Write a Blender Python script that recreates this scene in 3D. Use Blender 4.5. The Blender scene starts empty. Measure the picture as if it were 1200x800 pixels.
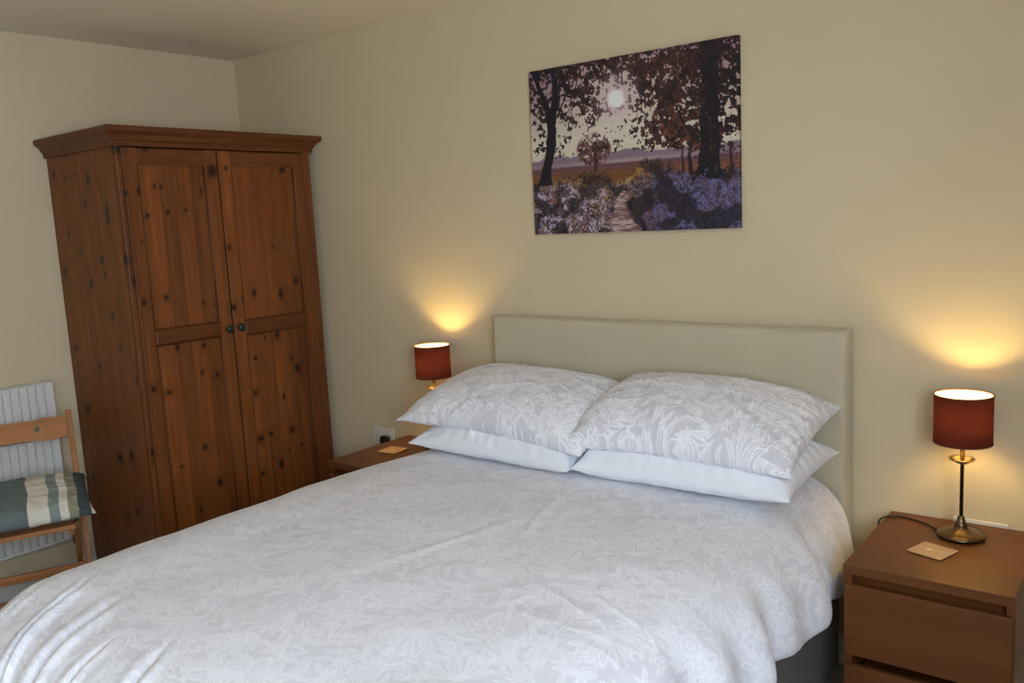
import bpy, bmesh, math, random
import numpy as np
from mathutils import Vector, Matrix

D = bpy.data
C = bpy.context.scene.collection
PI = math.pi

# ------------------------------------------------------------------ camera
CAM = (3.8661, -2.7146, 1.4944); YAW, PITCH, ROLL, FPX = 0.6704, -0.1386, -0.0527, 1002.05
def set_camera():
    f = Vector((-math.sin(YAW) * math.cos(PITCH), math.cos(YAW) * math.cos(PITCH), math.sin(PITCH)))
    rt = Vector((math.cos(YAW), math.sin(YAW), 0)); up = rt.cross(f)
    r2 = rt * math.cos(ROLL) + up * math.sin(ROLL); u2 = -rt * math.sin(ROLL) + up * math.cos(ROLL)
    m = Matrix((( r2.x, u2.x, -f.x, CAM[0]), (r2.y, u2.y, -f.y, CAM[1]), (r2.z, u2.z, -f.z, CAM[2]), (0, 0, 0, 1)))
    cd = D.cameras.new('camera'); cam = D.objects.new('camera', cd); C.objects.link(cam)
    cam.matrix_world = m
    cd.sensor_fit = 'HORIZONTAL'; cd.sensor_width = 36; cd.lens = FPX / 1200 * 36; cd.clip_start = .05
    bpy.context.scene.camera = cam
set_camera()

# ------------------------------------------------------------------ world, daylight, exposure
w = D.worlds.new('daylight'); bpy.context.scene.world = w; w.use_nodes = True
bg = w.node_tree.nodes['Background']; bg.inputs[0].default_value = (0.62, 0.78, 1.0, 1); bg.inputs[1].default_value = 1.0
def area(name, loc, direction, sx, sy, power, col):
    l = D.lights.new(name, 'AREA'); l.shape = 'RECTANGLE'; l.size = sx; l.size_y = sy; l.energy = power; l.color = col
    o = D.objects.new(name, l); C.objects.link(o); o.location = loc
    o.rotation_euler = Vector(direction).to_track_quat('-Z', 'Y').to_euler()
    return o
WIN_Y0, WIN_Y1, WIN_Z0, WIN_Z1 = -3.75, -2.15, .95, 2.2
area('window_daylight', (4.66, (WIN_Y0 + WIN_Y1) / 2, (WIN_Z0 + WIN_Z1) / 2 + .03), (-1, .25, -.22), 1.45, 1.15, 98, (0.68, 0.81, 1.0))
BULB_GLOW = 330
vs = bpy.context.scene.view_settings
bpy.context.scene.display_settings.display_device = 'sRGB'
vs.view_transform = 'Standard'; vs.look = 'None'; vs.gamma = 1; vs.use_curve_mapping = False
vs.exposure = 0.0

# ------------------------------------------------------------------ mesh helpers
def link(name, me, mat=None, parent=None, smooth=False):
    if mat is not None:
        for m_ in (mat if isinstance(mat, (list, tuple)) else [mat]): me.materials.append(m_)
    if smooth: me.shade_smooth()
    o = D.objects.new(name, me); C.objects.link(o)
    if parent is not None: o.parent = parent
    return o

def tag(o, label=None, cat=None, group=None, kind=None):
    if label: o['label'] = label
    if cat: o['category'] = cat
    if group: o['group'] = group
    if kind: o['kind'] = kind
    return o

def empty(name, loc=(0, 0, 0), rz=0):
    o = D.objects.new(name, None); C.objects.link(o); o.location = loc; o.rotation_euler = (0, 0, rz); o.empty_display_size = .1
    return o

def box(bm, x0, x1, y0, y1, z0, z1, bev=0, seg=2, mat=0):
    b = bmesh.new()
    vv = [b.verts.new((x, y, z)) for x in (x0, x1) for y in (y0, y1) for z in (z0, z1)]
    for f in ((0, 1, 3, 2), (4, 6, 7, 5), (0, 4, 5, 1), (2, 3, 7, 6), (0, 2, 6, 4), (1, 5, 7, 3)):
        b.faces.new([vv[i] for i in f])
    if bev: bmesh.ops.bevel(b, geom=b.edges[:], offset=bev, segments=seg, affect='EDGES', profile=.5)
    bmesh.ops.recalc_face_normals(b, faces=b.faces[:])
    for f in b.faces: f.material_index = mat
    t = D.meshes.new('t'); b.to_mesh(t); b.free(); bm.from_mesh(t); D.meshes.remove(t)

def lathe(bm, prof, cx=0, cy=0, n=40, mat=0, closed=False):
    rings = []
    for r, z in prof:
        if r < 1e-6: rings.append([bm.verts.new((cx, cy, z))])
        else: rings.append([bm.verts.new((cx + r * math.cos(2 * PI * k / n), cy + r * math.sin(2 * PI * k / n), z)) for k in range(n)])
    fs = []
    pairs = list(zip(rings[:-1], rings[1:]))
    if closed: pairs.append((rings[-1], rings[0]))
    for A, B in pairs:
        for k in range(n):
            k2 = (k + 1) % n
            if len(A) == 1 and len(B) == 1: continue
            if len(A) == 1: fs.append(bm.faces.new((A[0], B[k2], B[k])))
            elif len(B) == 1: fs.append(bm.faces.new((A[k], A[k2], B[0])))
            else: fs.append(bm.faces.new((A[k], A[k2], B[k2], B[k])))
    for f in fs: f.material_index = mat; f.smooth = True
    return fs

def tube(bm, pts, r, n=10, mat=0, smooth=True):
    pts = [Vector(p) for p in pts]
    rings = []
    prev = None
    for i, p in enumerate(pts):
        t = (pts[min(i + 1, len(pts) - 1)] - pts[max(i - 1, 0)]).normalized()
        a = (prev - t * prev.dot(t)).normalized() if prev is not None else t.orthogonal().normalized()
        prev = a
        b = t.cross(a)
        rr = r[i] if isinstance(r, (list, tuple)) else r
        rings.append([bm.verts.new(p + a * rr * math.cos(2 * PI * k / n) + b * rr * math.sin(2 * PI * k / n)) for k in range(n)])
    for A, B in zip(rings[:-1], rings[1:]):
        for k in range(n):
            f = bm.faces.new((A[k], A[(k + 1) % n], B[(k + 1) % n], B[k])); f.smooth = smooth; f.material_index = mat
    for R_ in (rings[0][::-1], rings[-1]):
        f = bm.faces.new(R_); f.material_index = mat

def smooth_path(P, n=8):
    out = []; P = [Vector(p) for p in P]
    for i in range(len(P) - 1):
        p0 = P[max(i - 1, 0)]; p1 = P[i]; p2 = P[i + 1]; p3 = P[min(i + 2, len(P) - 1)]
        for k in range(n):
            t = k / n
            out.append(.5 * ((2 * p1) + (p2 - p0) * t + (2 * p0 - 5 * p1 + 4 * p2 - p3) * t * t + (3 * p1 - p0 - 3 * p2 + p3) * t ** 3))
    out.append(P[-1]); return out

def bm_obj(name, bm, mat, parent=None, smooth=False):
    bmesh.ops.recalc_face_normals(bm, faces=bm.faces[:])
    me = D.meshes.new(name); bm.to_mesh(me); bm.free()
    return link(name, me, mat, parent, smooth)

def box_obj(name, dims, mat, parent=None, bev=.002, seg=2):
    bm = bmesh.new(); box(bm, *dims, bev=bev, seg=seg)
    return bm_obj(name, bm, mat, parent)

def bar(bm, p0, p1, wdir, wid, thk, bev=.002):
    """rectangular bar from p0 to p1; wdir = direction of its width"""
    p0, p1 = Vector(p0), Vector(p1); t = (p1 - p0); L = t.length; t.normalize()
    wd = Vector(wdir); wd = (wd - t * wd.dot(t)).normalized(); th = t.cross(wd)
    b = bmesh.new(); box(b, -wid / 2, wid / 2, -thk / 2, thk / 2, 0, L, bev=bev)
    M = Matrix(((wd.x, th.x, t.x, p0.x), (wd.y, th.y, t.y, p0.y), (wd.z, th.z, t.z, p0.z), (0, 0, 0, 1)))
    b.transform(M)
    tm = D.meshes.new('t'); b.to_mesh(tm); b.free(); bm.from_mesh(tm); D.meshes.remove(tm)

def grid_mesh(name, V, nu, nv, closed_pair=None):
    """V: (nu*nv,3) -> mesh of quads"""
    me = D.meshes.new(name)
    i, j = np.meshgrid(np.arange(nu - 1), np.arange(nv - 1), indexing='ij')
    a = (i * nv + j).ravel(); q = np.stack([a, a + nv, a + nv + 1, a + 1], 1)
    return mesh_np(name, V, q)

def mesh_np(name, V, Q):
    me = D.meshes.new(name)
    me.vertices.add(len(V)); me.vertices.foreach_set('co', np.ascontiguousarray(V, dtype=np.float32).ravel())
    me.loops.add(Q.size); me.loops.foreach_set('vertex_index', Q.astype(np.int32).ravel())
    me.polygons.add(len(Q)); me.polygons.foreach_set('loop_start', np.arange(0, Q.size, 4, dtype=np.int32))
    me.update(calc_edges=True); me.validate()
    return me

def attr(me, name, vals):
    a = me.attributes.new(name, 'FLOAT', 'POINT'); a.data.foreach_set('value', np.ascontiguousarray(vals, dtype=np.float32).ravel())
def attr_col(me, name, rgb):
    a = me.attributes.new(name, 'FLOAT_COLOR', 'POINT')
    c = np.ones((len(rgb), 4), np.float32); c[:, :3] = rgb
    a.data.foreach_set('color', c.ravel())

# numpy noise
_rng = np.random.default_rng(7)
_T = _rng.random((256, 256)).astype(np.float32)
def vnoise(x, y):
    xi = np.floor(x).astype(int); yi = np.floor(y).astype(int)
    fx = x - xi; fy = y - yi; fx = fx * fx * (3 - 2 * fx); fy = fy * fy * (3 - 2 * fy)
    g = lambda a, b: _T[a & 255, b & 255]
    return (g(xi, yi) * (1 - fx) + g(xi + 1, yi) * fx) * (1 - fy) + (g(xi, yi + 1) * (1 - fx) + g(xi + 1, yi + 1) * fx) * fy
def fbm(x, y, o=4, gain=.5):
    s = 0; a = 1; t = 0
    for k in range(o):
        s = s + a * vnoise(x * 2 ** k + 17.3 * k, y * 2 ** k + 9.1 * k); t += a; a *= gain
    return s / t
def sstep(a, b, x):
    t = np.clip((x - a) / (b - a), 0, 1); return t * t * (3 - 2 * t)

# ------------------------------------------------------------------ materials
def mat(name, base=(.8, .8, .8), rough=.5, metal=0, **kw):
    m = D.materials.new(name); m.use_nodes = True
    b = m.node_tree.nodes['Principled BSDF']
    b.inputs['Base Color'].default_value = (*base, 1); b.inputs['Roughness'].default_value = rough; b.inputs['Metallic'].default_value = metal
    for k, v in kw.items(): b.inputs[k].default_value = v
    return m
class N:
    def __init__(s, m): s.t = m.node_tree; s.n = s.t.nodes; s.b = s.n['Principled BSDF']
    def add(s, typ, **kw):
        n = s.n.new(typ)
        for k, v in kw.items(): setattr(n, k, v)
        return n
    def l(s, a, b): s.t.links.new(a, b)
    def coord(s, kind='Object', scale=(1, 1, 1)):
        tc = s.add('ShaderNodeTexCoord'); mp = s.add('ShaderNodeMapping'); mp.inputs['Scale'].default_value = scale
        s.l(tc.outputs[kind], mp.inputs[0]); return mp.outputs[0]
    def noise(s, co, scale, detail=3, rough=.5, dist=0):
        n = s.add('ShaderNodeTexNoise'); n.inputs['Scale'].default_value = scale; n.inputs['Detail'].default_value = detail
        n.inputs['Roughness'].default_value = rough; n.inputs['Distortion'].default_value = dist; s.l(co, n.inputs['Vector']); return n.outputs['Fac']
    def ramp(s, fac, stops):
        r = s.add('ShaderNodeValToRGB'); e = r.color_ramp.elements
        while len(e) > 1: e.remove(e[-1])
        e[0].position = stops[0][0]; e[0].color = (*stops[0][1], 1)
        for p, c in stops[1:]: x = e.new(p); x.color = (*c, 1)
        s.l(fac, r.inputs[0]); return r.outputs[0]
    def mix(s, fac, a, b, mode='MIX'):
        n = s.add('ShaderNodeMix', data_type='RGBA', blend_type=mode)
        for sock, v in ((n.inputs[0], fac), (n.inputs[6], a), (n.inputs[7], b)):
            if isinstance(v, (int, float)): sock.default_value = v
            elif isinstance(v, tuple): sock.default_value = (*v, 1)
            else: s.l(v, sock)
        return n.outputs[2]
    def math(s, op, a, b=None, c=None):
        n = s.add('ShaderNodeMath', operation=op)
        for i, v in enumerate((a, b, c)):
            if v is None: continue
            if isinstance(v, (int, float)): n.inputs[i].default_value = v
            else: s.l(v, n.inputs[i])
        return n.outputs[0]
    def bump(s, h, strength=.3, dist=.002):
        n = s.add('ShaderNodeBump'); n.inputs['Strength'].default_value = strength; n.inputs['Distance'].default_value = dist
        s.l(h, n.inputs['Height']); s.l(n.outputs[0], s.b.inputs['Normal'])

def plaster(name, col, col2):
    m = mat(name, col, .85); n = N(m)
    co = n.coord('Object'); f = n.noise(co, 2.2, 4, .6)
    n.l(n.ramp(f, [(.3, col), (.7, col2)]), n.b.inputs['Base Color'])
    n.bump(n.noise(co, 170, 3, .6), .12, .001); return m
M_wall = plaster('cream_paint', (.63, .515, .325), (.66, .54, .345))
M_ceil = plaster('ceiling_paint', (.86, .76, .61), (.88, .78, .63))
def carpet():
    m = mat('carpet', (.4, .37, .33), .95); n = N(m); co = n.coord('Object')
    f = n.noise(co, 260, 3, .7); n.l(n.ramp(f, [(.3, (.38, .35, .31)), (.7, (.58, .54, .48))]), n.b.inputs['Base Color'])
    n.bump(f, .8, .006); return m
M_carpet = carpet()
M_white = mat('white_gloss_paint', (.74, .73, .69), .35)
M_rad = mat('radiator_enamel', (.72, .70, .63), .35)
M_upvc = mat('white_window_frame', (.85, .85, .85), .3)
M_glass = mat('window_glass', (1, 1, 1), 0, **{'Transmission Weight': 1.0, 'IOR': 1.01, 'Alpha': .15})
M_plastic = mat('cream_switch_plastic', (.70, .66, .56), .35)
M_hole = mat('socket_hole', (.01, .01, .01), .6)
M_black = mat('black_rubber', (.012, .012, .012), .45)
M_chrome = mat('valve_chrome', (.35, .36, .37), .3, 1)

def wood(name, dark, mid, light, axis='Z', stave=.07, knots=False, rough=.45, gscale=1.0, stave_axis=1, fine=1.0):
    m = mat(name, mid, rough); n = N(m); n.b.inputs['Specular IOR Level'].default_value = .3
    a = 'XYZ'.index(axis)
    sc = [26 * gscale] * 3; sc[a] = 1.1 * gscale
    tc = n.add('ShaderNodeTexCoord')
    sep = n.add('ShaderNodeSeparateXYZ'); n.l(tc.outputs['Object'], sep.inputs[0])
    cell = n.math('FLOOR', n.math('DIVIDE', sep.outputs[stave_axis], stave))
    wn = n.add('ShaderNodeTexWhiteNoise', noise_dimensions='1D'); n.l(cell, wn.inputs['W'])
    off = n.add('ShaderNodeVectorMath', operation='MULTIPLY_ADD')
    n.l(wn.outputs['Color'], off.inputs[0]); off.inputs[1].default_value = (3, 3, 3); n.l(tc.outputs['Object'], off.inputs[2])
    vec = off.outputs[0]
    if knots:
        kd = n.add('ShaderNodeAttribute', attribute_name='knot_warp')
        ad = n.add('ShaderNodeVectorMath', operation='ADD'); cmb = n.add('ShaderNodeCombineXYZ')
        n.l(kd.outputs['Fac'], cmb.inputs[0]); n.l(kd.outputs['Fac'], cmb.inputs[1])
        n.l(vec, ad.inputs[0]); n.l(cmb.outputs[0], ad.inputs[1]); vec = ad.outputs[0]
    mp = n.add('ShaderNodeMapping'); mp.inputs['Scale'].default_value = sc; n.l(vec, mp.inputs[0])
    g = n.noise(mp.outputs[0], 1.0, 4, .6, .4)
    sc2 = [190 * gscale] * 3; sc2[a] = 3
    mp2 = n.add('ShaderNodeMapping'); mp2.inputs['Scale'].default_value = sc2; n.l(vec, mp2.inputs[0])
    g2 = n.noise(mp2.outputs[0], 1.0, 2, .5)
    col = n.ramp(g, [(.25, dark), (.5, mid), (.75, light)])
    col = n.mix(.35 * fine, col, n.ramp(g2, [(.3, dark), (.7, light)]))
    v = n.math('MULTIPLY_ADD', wn.outputs['Value'], .42, .76)
    hv = n.add('ShaderNodeHueSaturation'); n.l(col, hv.inputs['Color']); n.l(v, hv.inputs['Value']); col = hv.outputs[0]
    if knots:
        ka = n.add('ShaderNodeAttribute', attribute_name='knot')
        col = n.mix(ka.outputs['Fac'], col, (.020, .008, .004))
    n.l(col, n.b.inputs['Base Color'])
    n.bump(g2, .08, .001)
    return m
PD, PM, PL = (.090, .023, .006), (.180, .052, .012), (.285, .094, .022)
M_pine = wood('antique_pine', PD, PM, PL, 'Z', .068, True, stave_axis=1)
M_pine_side = wood('antique_pine_side', PD, PM, PL, 'Z', .075, True, stave_axis=1)
M_pine_rail = wood('antique_pine_rail', PD, PM, PL, 'Y', .09, True, stave_axis=2)
M_pine_x = wood('antique_pine_moulding', (.060, .016, .005), (.110, .032, .009), (.17, .054, .014), 'Y', 3, False, stave_axis=2)
M_oak = wood('brown_veneer', (.098, .032, .0085), (.130, .043, .0115), (.168, .058, .016), 'X', 9, False, .38, .8, stave_axis=2, fine=.8)
M_chair = wood('chair_beech', (.30, .115, .036), (.40, .165, .055), (.48, .21, .075), 'Z', 9, False, .4, .7)
M_chairr = wood('chair_beech_rail', (.30, .115, .036), (.40, .165, .055), (.48, .21, .075), 'Y', 9, False, .4, .7, stave_axis=2)
M_coaster = wood('coaster_wood', (.42, .27, .17), (.50, .33, .21), (.56, .38, .25), 'X', 9, False, .6, 1, stave_axis=2)
M_coaster2 = wood('coaster_wood_pale', (.50, .30, .14), (.60, .37, .18), (.66, .42, .22), 'X', 9, False, .6, 1, stave_axis=2)
M_cedge = mat('coaster_edge', (.12, .05, .025), .6)
M_brass = mat('antique_brass', (.16, .115, .065), .3, 1)
M_knob = mat('dark_pewter', (.035, .045, .04), .4, .7)

def fabric(name, c1, c2, rough=.9, scale=700, bump=.25, sheen=.2):
    m = mat(name, c1, rough); n = N(m); co = n.coord('Object')
    f = n.noise(co, scale, 2, .5)
    lo = n.noise(co, 9, 4, .6)
    col = n.mix(lo, c1, c2); n.l(col, n.b.inputs['Base Color']); n.b.inputs['Sheen Weight'].default_value = sheen
    n.bump(f, bump, .001); return m
M_hb = fabric('beige_headboard_fabric', (.50, .43, .29), (.55, .475, .325), .8, 500)
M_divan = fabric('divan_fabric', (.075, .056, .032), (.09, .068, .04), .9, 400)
M_matt = fabric('mattress_ticking', (.7, .7, .68), (.75, .74, .72))
M_plain = fabric('white_cotton', (.84, .86, .90), (.88, .895, .92), .85, 900, .15)
def damask():
    m = mat('grey_white_botanical_print', (.7, .7, .72), .8); n = N(m)
    a = n.add('ShaderNodeAttribute', attribute_name='print')
    col = n.ramp(a.outputs['Fac'], [(0, (.68, .665, .705)), (.5, (.83, .825, .865)), (1, (.955, .955, .98))])
    n.l(col, n.b.inputs['Base Color']); n.b.inputs['Sheen Weight'].default_value = .15
    n.bump(n.noise(n.coord('Object'), 900, 2), .1, .001); return m
M_print = damask()
def vcol(name, rough=.6, attrn='tint', noise=0):
    m = mat(name, (1, 1, 1), rough); n = N(m)
    a = n.add('ShaderNodeAttribute', attribute_name=attrn); n.l(a.outputs['Color'], n.b.inputs['Base Color'])
    n.bump(n.noise(n.coord('Object'), 800, 2), .15, .001); return m
M_canvas = vcol('printed_canvas', .7)
M_stripe = vcol('striped_cushion_cotton', .85)

def shade_mat():
    m = D.materials.new('burgundy_shade_fabric'); m.use_nodes = True; t = m.node_tree; t.nodes.clear()
    n = type('o', (), {})
    out = t.nodes.new('ShaderNodeOutputMaterial'); mx = t.nodes.new('ShaderNodeMixShader'); d = t.nodes.new('ShaderNodeBsdfDiffuse'); tr = t.nodes.new('ShaderNodeBsdfTranslucent')
    tc = t.nodes.new('ShaderNodeTexCoord'); mp = t.nodes.new('ShaderNodeMapping'); mp.inputs['Scale'].default_value = (1, 1, 6)
    ns = t.nodes.new('ShaderNodeTexNoise'); ns.inputs['Scale'].default_value = 120; ns.inputs['Detail'].default_value = 3
    mp2 = t.nodes.new('ShaderNodeMapping'); mp2.inputs['Scale'].default_value = (5, 5, .6); ns2 = t.nodes.new('ShaderNodeTexNoise'); ns2.inputs['Scale'].default_value = 120
    ad = t.nodes.new('ShaderNodeMath'); ad.operation = 'MULTIPLY'
    r = t.nodes.new('ShaderNodeValToRGB'); e = r.color_ramp.elements
    e[0].position = .15; e[0].color = (.09, .024, .012, 1); e[1].position = .42; e[1].color = (.30, .085, .038, 1)
    L = t.links.new
    L(tc.outputs['Object'], mp.inputs[0]); L(mp.outputs[0], ns.inputs[0]); L(tc.outputs['Object'], mp2.inputs[0]); L(mp2.outputs[0], ns2.inputs[0])
    L(ns.outputs[0], ad.inputs[0]); L(ns2.outputs[0], ad.inputs[1]); L(ad.outputs[0], r.inputs[0]); L(r.outputs[0], tr.inputs[0])
    d.inputs[0].default_value = (.038, .011, .014, 1); mx.inputs[0].default_value = .13
    L(d.outputs[0], mx.inputs[1]); L(tr.outputs[0], mx.inputs[2]); L(mx.outputs[0], out.inputs[0])
    return m
def liner_mat():
    m = D.materials.new('shade_lining'); m.use_nodes = True; t = m.node_tree; t.nodes.clear()
    out = t.nodes.new('ShaderNodeOutputMaterial'); mx = t.nodes.new('ShaderNodeMixShader'); d = t.nodes.new('ShaderNodeBsdfDiffuse'); tr = t.nodes.new('ShaderNodeBsdfTranslucent')
    d.inputs[0].default_value = (.85, .72, .50, 1); tr.inputs[0].default_value = (.8, .6, .4, 1); mx.inputs[0].default_value = .25
    t.links.new(d.outputs[0], mx.inputs[1]); t.links.new(tr.outputs[0], mx.inputs[2]); t.links.new(mx.outputs[0], out.inputs[0]); return m
M_shade = shade_mat(); M_liner = liner_mat()
M_bulb = mat('lit_bulb', (1, .9, .7), .4, **{'Emission Color': (1, .72, .26, 1), 'Emission Strength': BULB_GLOW})

# ------------------------------------------------------------------ room
RX, RY, H, T = 4.45, -4.1, 2.379, .12
def wallbox(name, *d):
    o = box_obj(name, d, M_wall, None, 0); return tag(o, kind='structure')
box_obj('floor', (-T, RX + T, RY - T, T, -.1, 0), M_carpet, bev=0); tag(D.objects['floor'], kind='structure')
box_obj('ceiling', (-T, RX + T, RY - T, T, H, H + .1), M_ceil, bev=0); tag(D.objects['ceiling'], kind='structure')
wallbox('wall_back', -T, RX + T, 0, T, 0, H)
wallbox('wall_left', -T, 0, RY - T, 0, 0, H)
wallbox('wall_front', 0, RX + T, RY - T, RY, 0, H)
bm = bmesh.new()
box(bm, RX, RX + T, RY, WIN_Y0, 0, H); box(bm, RX, RX + T, WIN_Y1, 0, 0, H)
box(bm, RX, RX + T, WIN_Y0, WIN_Y1, 0, WIN_Z0); box(bm, RX, RX + T, WIN_Y0, WIN_Y1, WIN_Z1, H)
tag(bm_obj('wall_right', bm, M_wall), kind='structure')
bm = bmesh.new(); fy0, fy1, fz0, fz1 = WIN_Y0, WIN_Y1, WIN_Z0, WIN_Z1; fym = (fy0 + fy1) / 2
for d in ((fy0, fy1, fz0, fz0 + .06), (fy0, fy1, fz1 - .06, fz1), (fy0, fy0 + .06, fz0, fz1), (fy1 - .06, fy1, fz0, fz1), (fym - .03, fym + .03, fz0, fz1)):
    box(bm, RX + .05, RX + .10, *d, bev=.004)
wf = bm_obj('window_1', bm, M_upvc); tag(wf, kind='structure')
for a, b in ((fy0 + .06, fym - .03), (fym + .03, fy1 - .06)):
    box_obj('window_pane', (RX + .07, RX + .076, a, b, fz0 + .06, fz1 - .06), M_glass, wf, 0)
box_obj('window_sill', (RX - .10, RX + .05, fy0 - .04, fy1 + .04, fz0 - .03, fz0), M_white, wf, .004)
def skirt(name, *d): tag(box_obj(name, d, M_white, None, .004), kind='structure')
skirt('baseboard_back', .015, RX, -.015, 0, 0, .10)
skirt('baseboard_left', 0, .015, RY, 0, 0, .10)
skirt('baseboard_front', .015, RX, RY, RY + .015, 0, .10)
skirt('baseboard_right', RX - .015, RX, RY + .015, -.015, 0, .10)

# ------------------------------------------------------------------ botanical print (numpy drawing of one repeat)
def make_print(NP=660, size=.66, seed=3):
    """one repeat of a botanical line print: 0 = grey ground, 1 = white line"""
    rng = random.Random(seed); A = np.full((NP, NP), .10, np.float32)
    def local(cx, cy, ang, R_):
        n = int(2 * R_) + 1; ix = int(cx - R_) + np.arange(n); iy = int(cy - R_) + np.arange(n)
        X, Y = np.meshgrid(ix - cx, iy - cy); c, s = math.cos(ang), math.sin(ang)
        return np.ix_(iy % NP, ix % NP), X * c + Y * s, -X * s + Y * c
    def leaf(cx, cy, ang, L, W, curv=0, fill=.1, line=1.5, ribs=0, rib_sp=9):
        idx, s, t = local(cx, cy, ang, L + 4)
        t = t - curv * s * s / L
        u = np.clip(s / L, 0, 1); wdt = W * np.sin(PI * u ** .75) ** .75
        ins = (s > 0) & (s < L) & (np.abs(t) < wdt)
        B = np.where(ins, fill, A[idx])
        if ribs == 1: B = np.where(ins & (np.abs(t) < line * .7), .9, B)
        if ribs == 2: B = np.where(ins & (np.mod(s - np.abs(t) * 1.5, rib_sp) < line * 1.5), .75, B); B = np.where(ins & (np.abs(t) < line * .6), .9, B)
        B = np.where((s > -2) & (s < L + 1) & (np.abs(np.abs(t) - wdt) < line), 1.0, B); A[idx] = B
    def flower(cx, cy, R_, n=8, fill=.3):
        idx, x, y = local(cx, cy, 0, R_ + 3); r = np.hypot(x, y); th = np.arctan2(y, x)
        rr = R_ * (.72 + .28 * np.abs(np.cos(n * th / 2)))
        B = A[idx]; ins = r < rr; B = np.where(ins, fill, B)
        B = np.where(np.abs(r - rr) < 1.5, 1., B); B = np.where(np.abs(r - R_ * .35) < 1.3, 1., B)
        B = np.where((r < rr) & (r > R_ * .35) & (np.abs(np.sin(n * th / 2)) < .10), .9, B); A[idx] = B
    def stroke(pts, w_, v):
        for x, y in pts:
            idx, a, b = local(x, y, 0, w_ + 1); B = A[idx]; A[idx] = np.where(np.hypot(a, b) < w_, v, B)
    # flowing ground of narrow leaves following a swirl field
    for k in range(620):
        x, y = rng.random() * NP, rng.random() * NP
        a = 2.4 * math.sin(x / NP * 2 * PI) + 2.2 * math.cos(y / NP * 2 * PI) + 1.3 * math.sin((x + y) / NP * 2 * PI * 2) + rng.uniform(-.5, .5)
        leaf(x, y, a, rng.uniform(34, 66), rng.uniform(4.5, 8), rng.uniform(-.55, .55), rng.choice((.08, .12, .30)), 1.4, rng.choice((0, 1, 1)))
    for cx, cy, R0, sgn, ph in ((150, 160, 125, 1, 0), (470, 130, 115, -1, 2), (320, 400, 140, 1, 4), (90, 520, 110, -1, 1), (560, 490, 125, 1, 3)):
        P = [(cx + R0 * (1 - .8 * f) * math.cos(ph + sgn * f * 8.2), cy + R0 * (1 - .8 * f) * math.sin(ph + sgn * f * 8.2)) for f in np.linspace(0, 1, 320)]
        stroke(P, 3.6, 1.0); stroke(P, 1.7, .2)
        for i in range(24):
            f = i / 24; th = ph + sgn * f * 8.2; r = R0 * (1 - .8 * f); sd = 1 if i % 2 else -1
            leaf(cx + r * math.cos(th), cy + r * math.sin(th), th + sgn * PI / 2 + sd * .8, rng.uniform(40, 62) * (1 - .4 * f), rng.uniform(7, 11) * (1 - .3 * f), rng.uniform(.1, .45) * sd, rng.choice((.08, .14, .3)), 1.5, rng.choice((1, 2)), 8)
        flower(cx, cy, R0 * .24, 8)
    for cx, cy, a0 in ((310, 235, .6), (25, 340, 2.2), (480, 320, 3.9), (230, 600, 5.2), (620, 20, 1.4), (410, 560, 1.0)):
        for q in (-4, 4, -3, 3, -2, 2, -1, 1, 0):
            leaf(cx, cy, a0 + q * .27, 100 - abs(q) * 7, 11, q * .07, .10 if q % 2 else .24, 1.6, 2 if q % 2 == 0 else 1, 9)
        flower(cx, cy, 12, 6, .6)
    A = (A * 4 + np.roll(A, 1, 0) + np.roll(A, -1, 0) + np.roll(A, 1, 1) + np.roll(A, -1, 1)) / 8
    A = (A - A.min()) / (A.max() - A.min())
    def sample(u, v):
        x = np.mod(u / size, 1) * NP; y = np.mod(v / size, 1) * NP
        xi = x.astype(int) % NP; yi = y.astype(int) % NP; fx = x - np.floor(x); fy = y - np.floor(y); x2 = (xi + 1) % NP; y2 = (yi + 1) % NP
        return (A[yi, xi] * (1 - fx) + A[yi, x2] * fx) * (1 - fy) + (A[y2, xi] * (1 - fx) + A[y2, x2] * fx) * fy
    return sample
PRINT = make_print()

# ------------------------------------------------------------------ bed
BX = 2.37
bed = empty('divan_bed', (BX, 0, 0))
tag(bed, 'double divan bed with beige base and padded headboard against the cream wall', 'bed')
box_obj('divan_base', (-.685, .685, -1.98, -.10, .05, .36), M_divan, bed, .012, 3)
bm = bmesh.new(); box(bm, -.685, .685, -1.98, -.10, .365, .60, bev=.03, seg=4)
bm_obj('mattress', bm, M_matt, bed, True)
for sx in (-1, 1):
    for y in (-.25, -1.85):
        bm = bmesh.new(); lathe(bm, [(0, 0), (.022, 0), (.026, .012), (.026, .05), (0, .05)], sx * .6, y, 20); bm_obj('castor', bm, M_black, bed)
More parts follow.
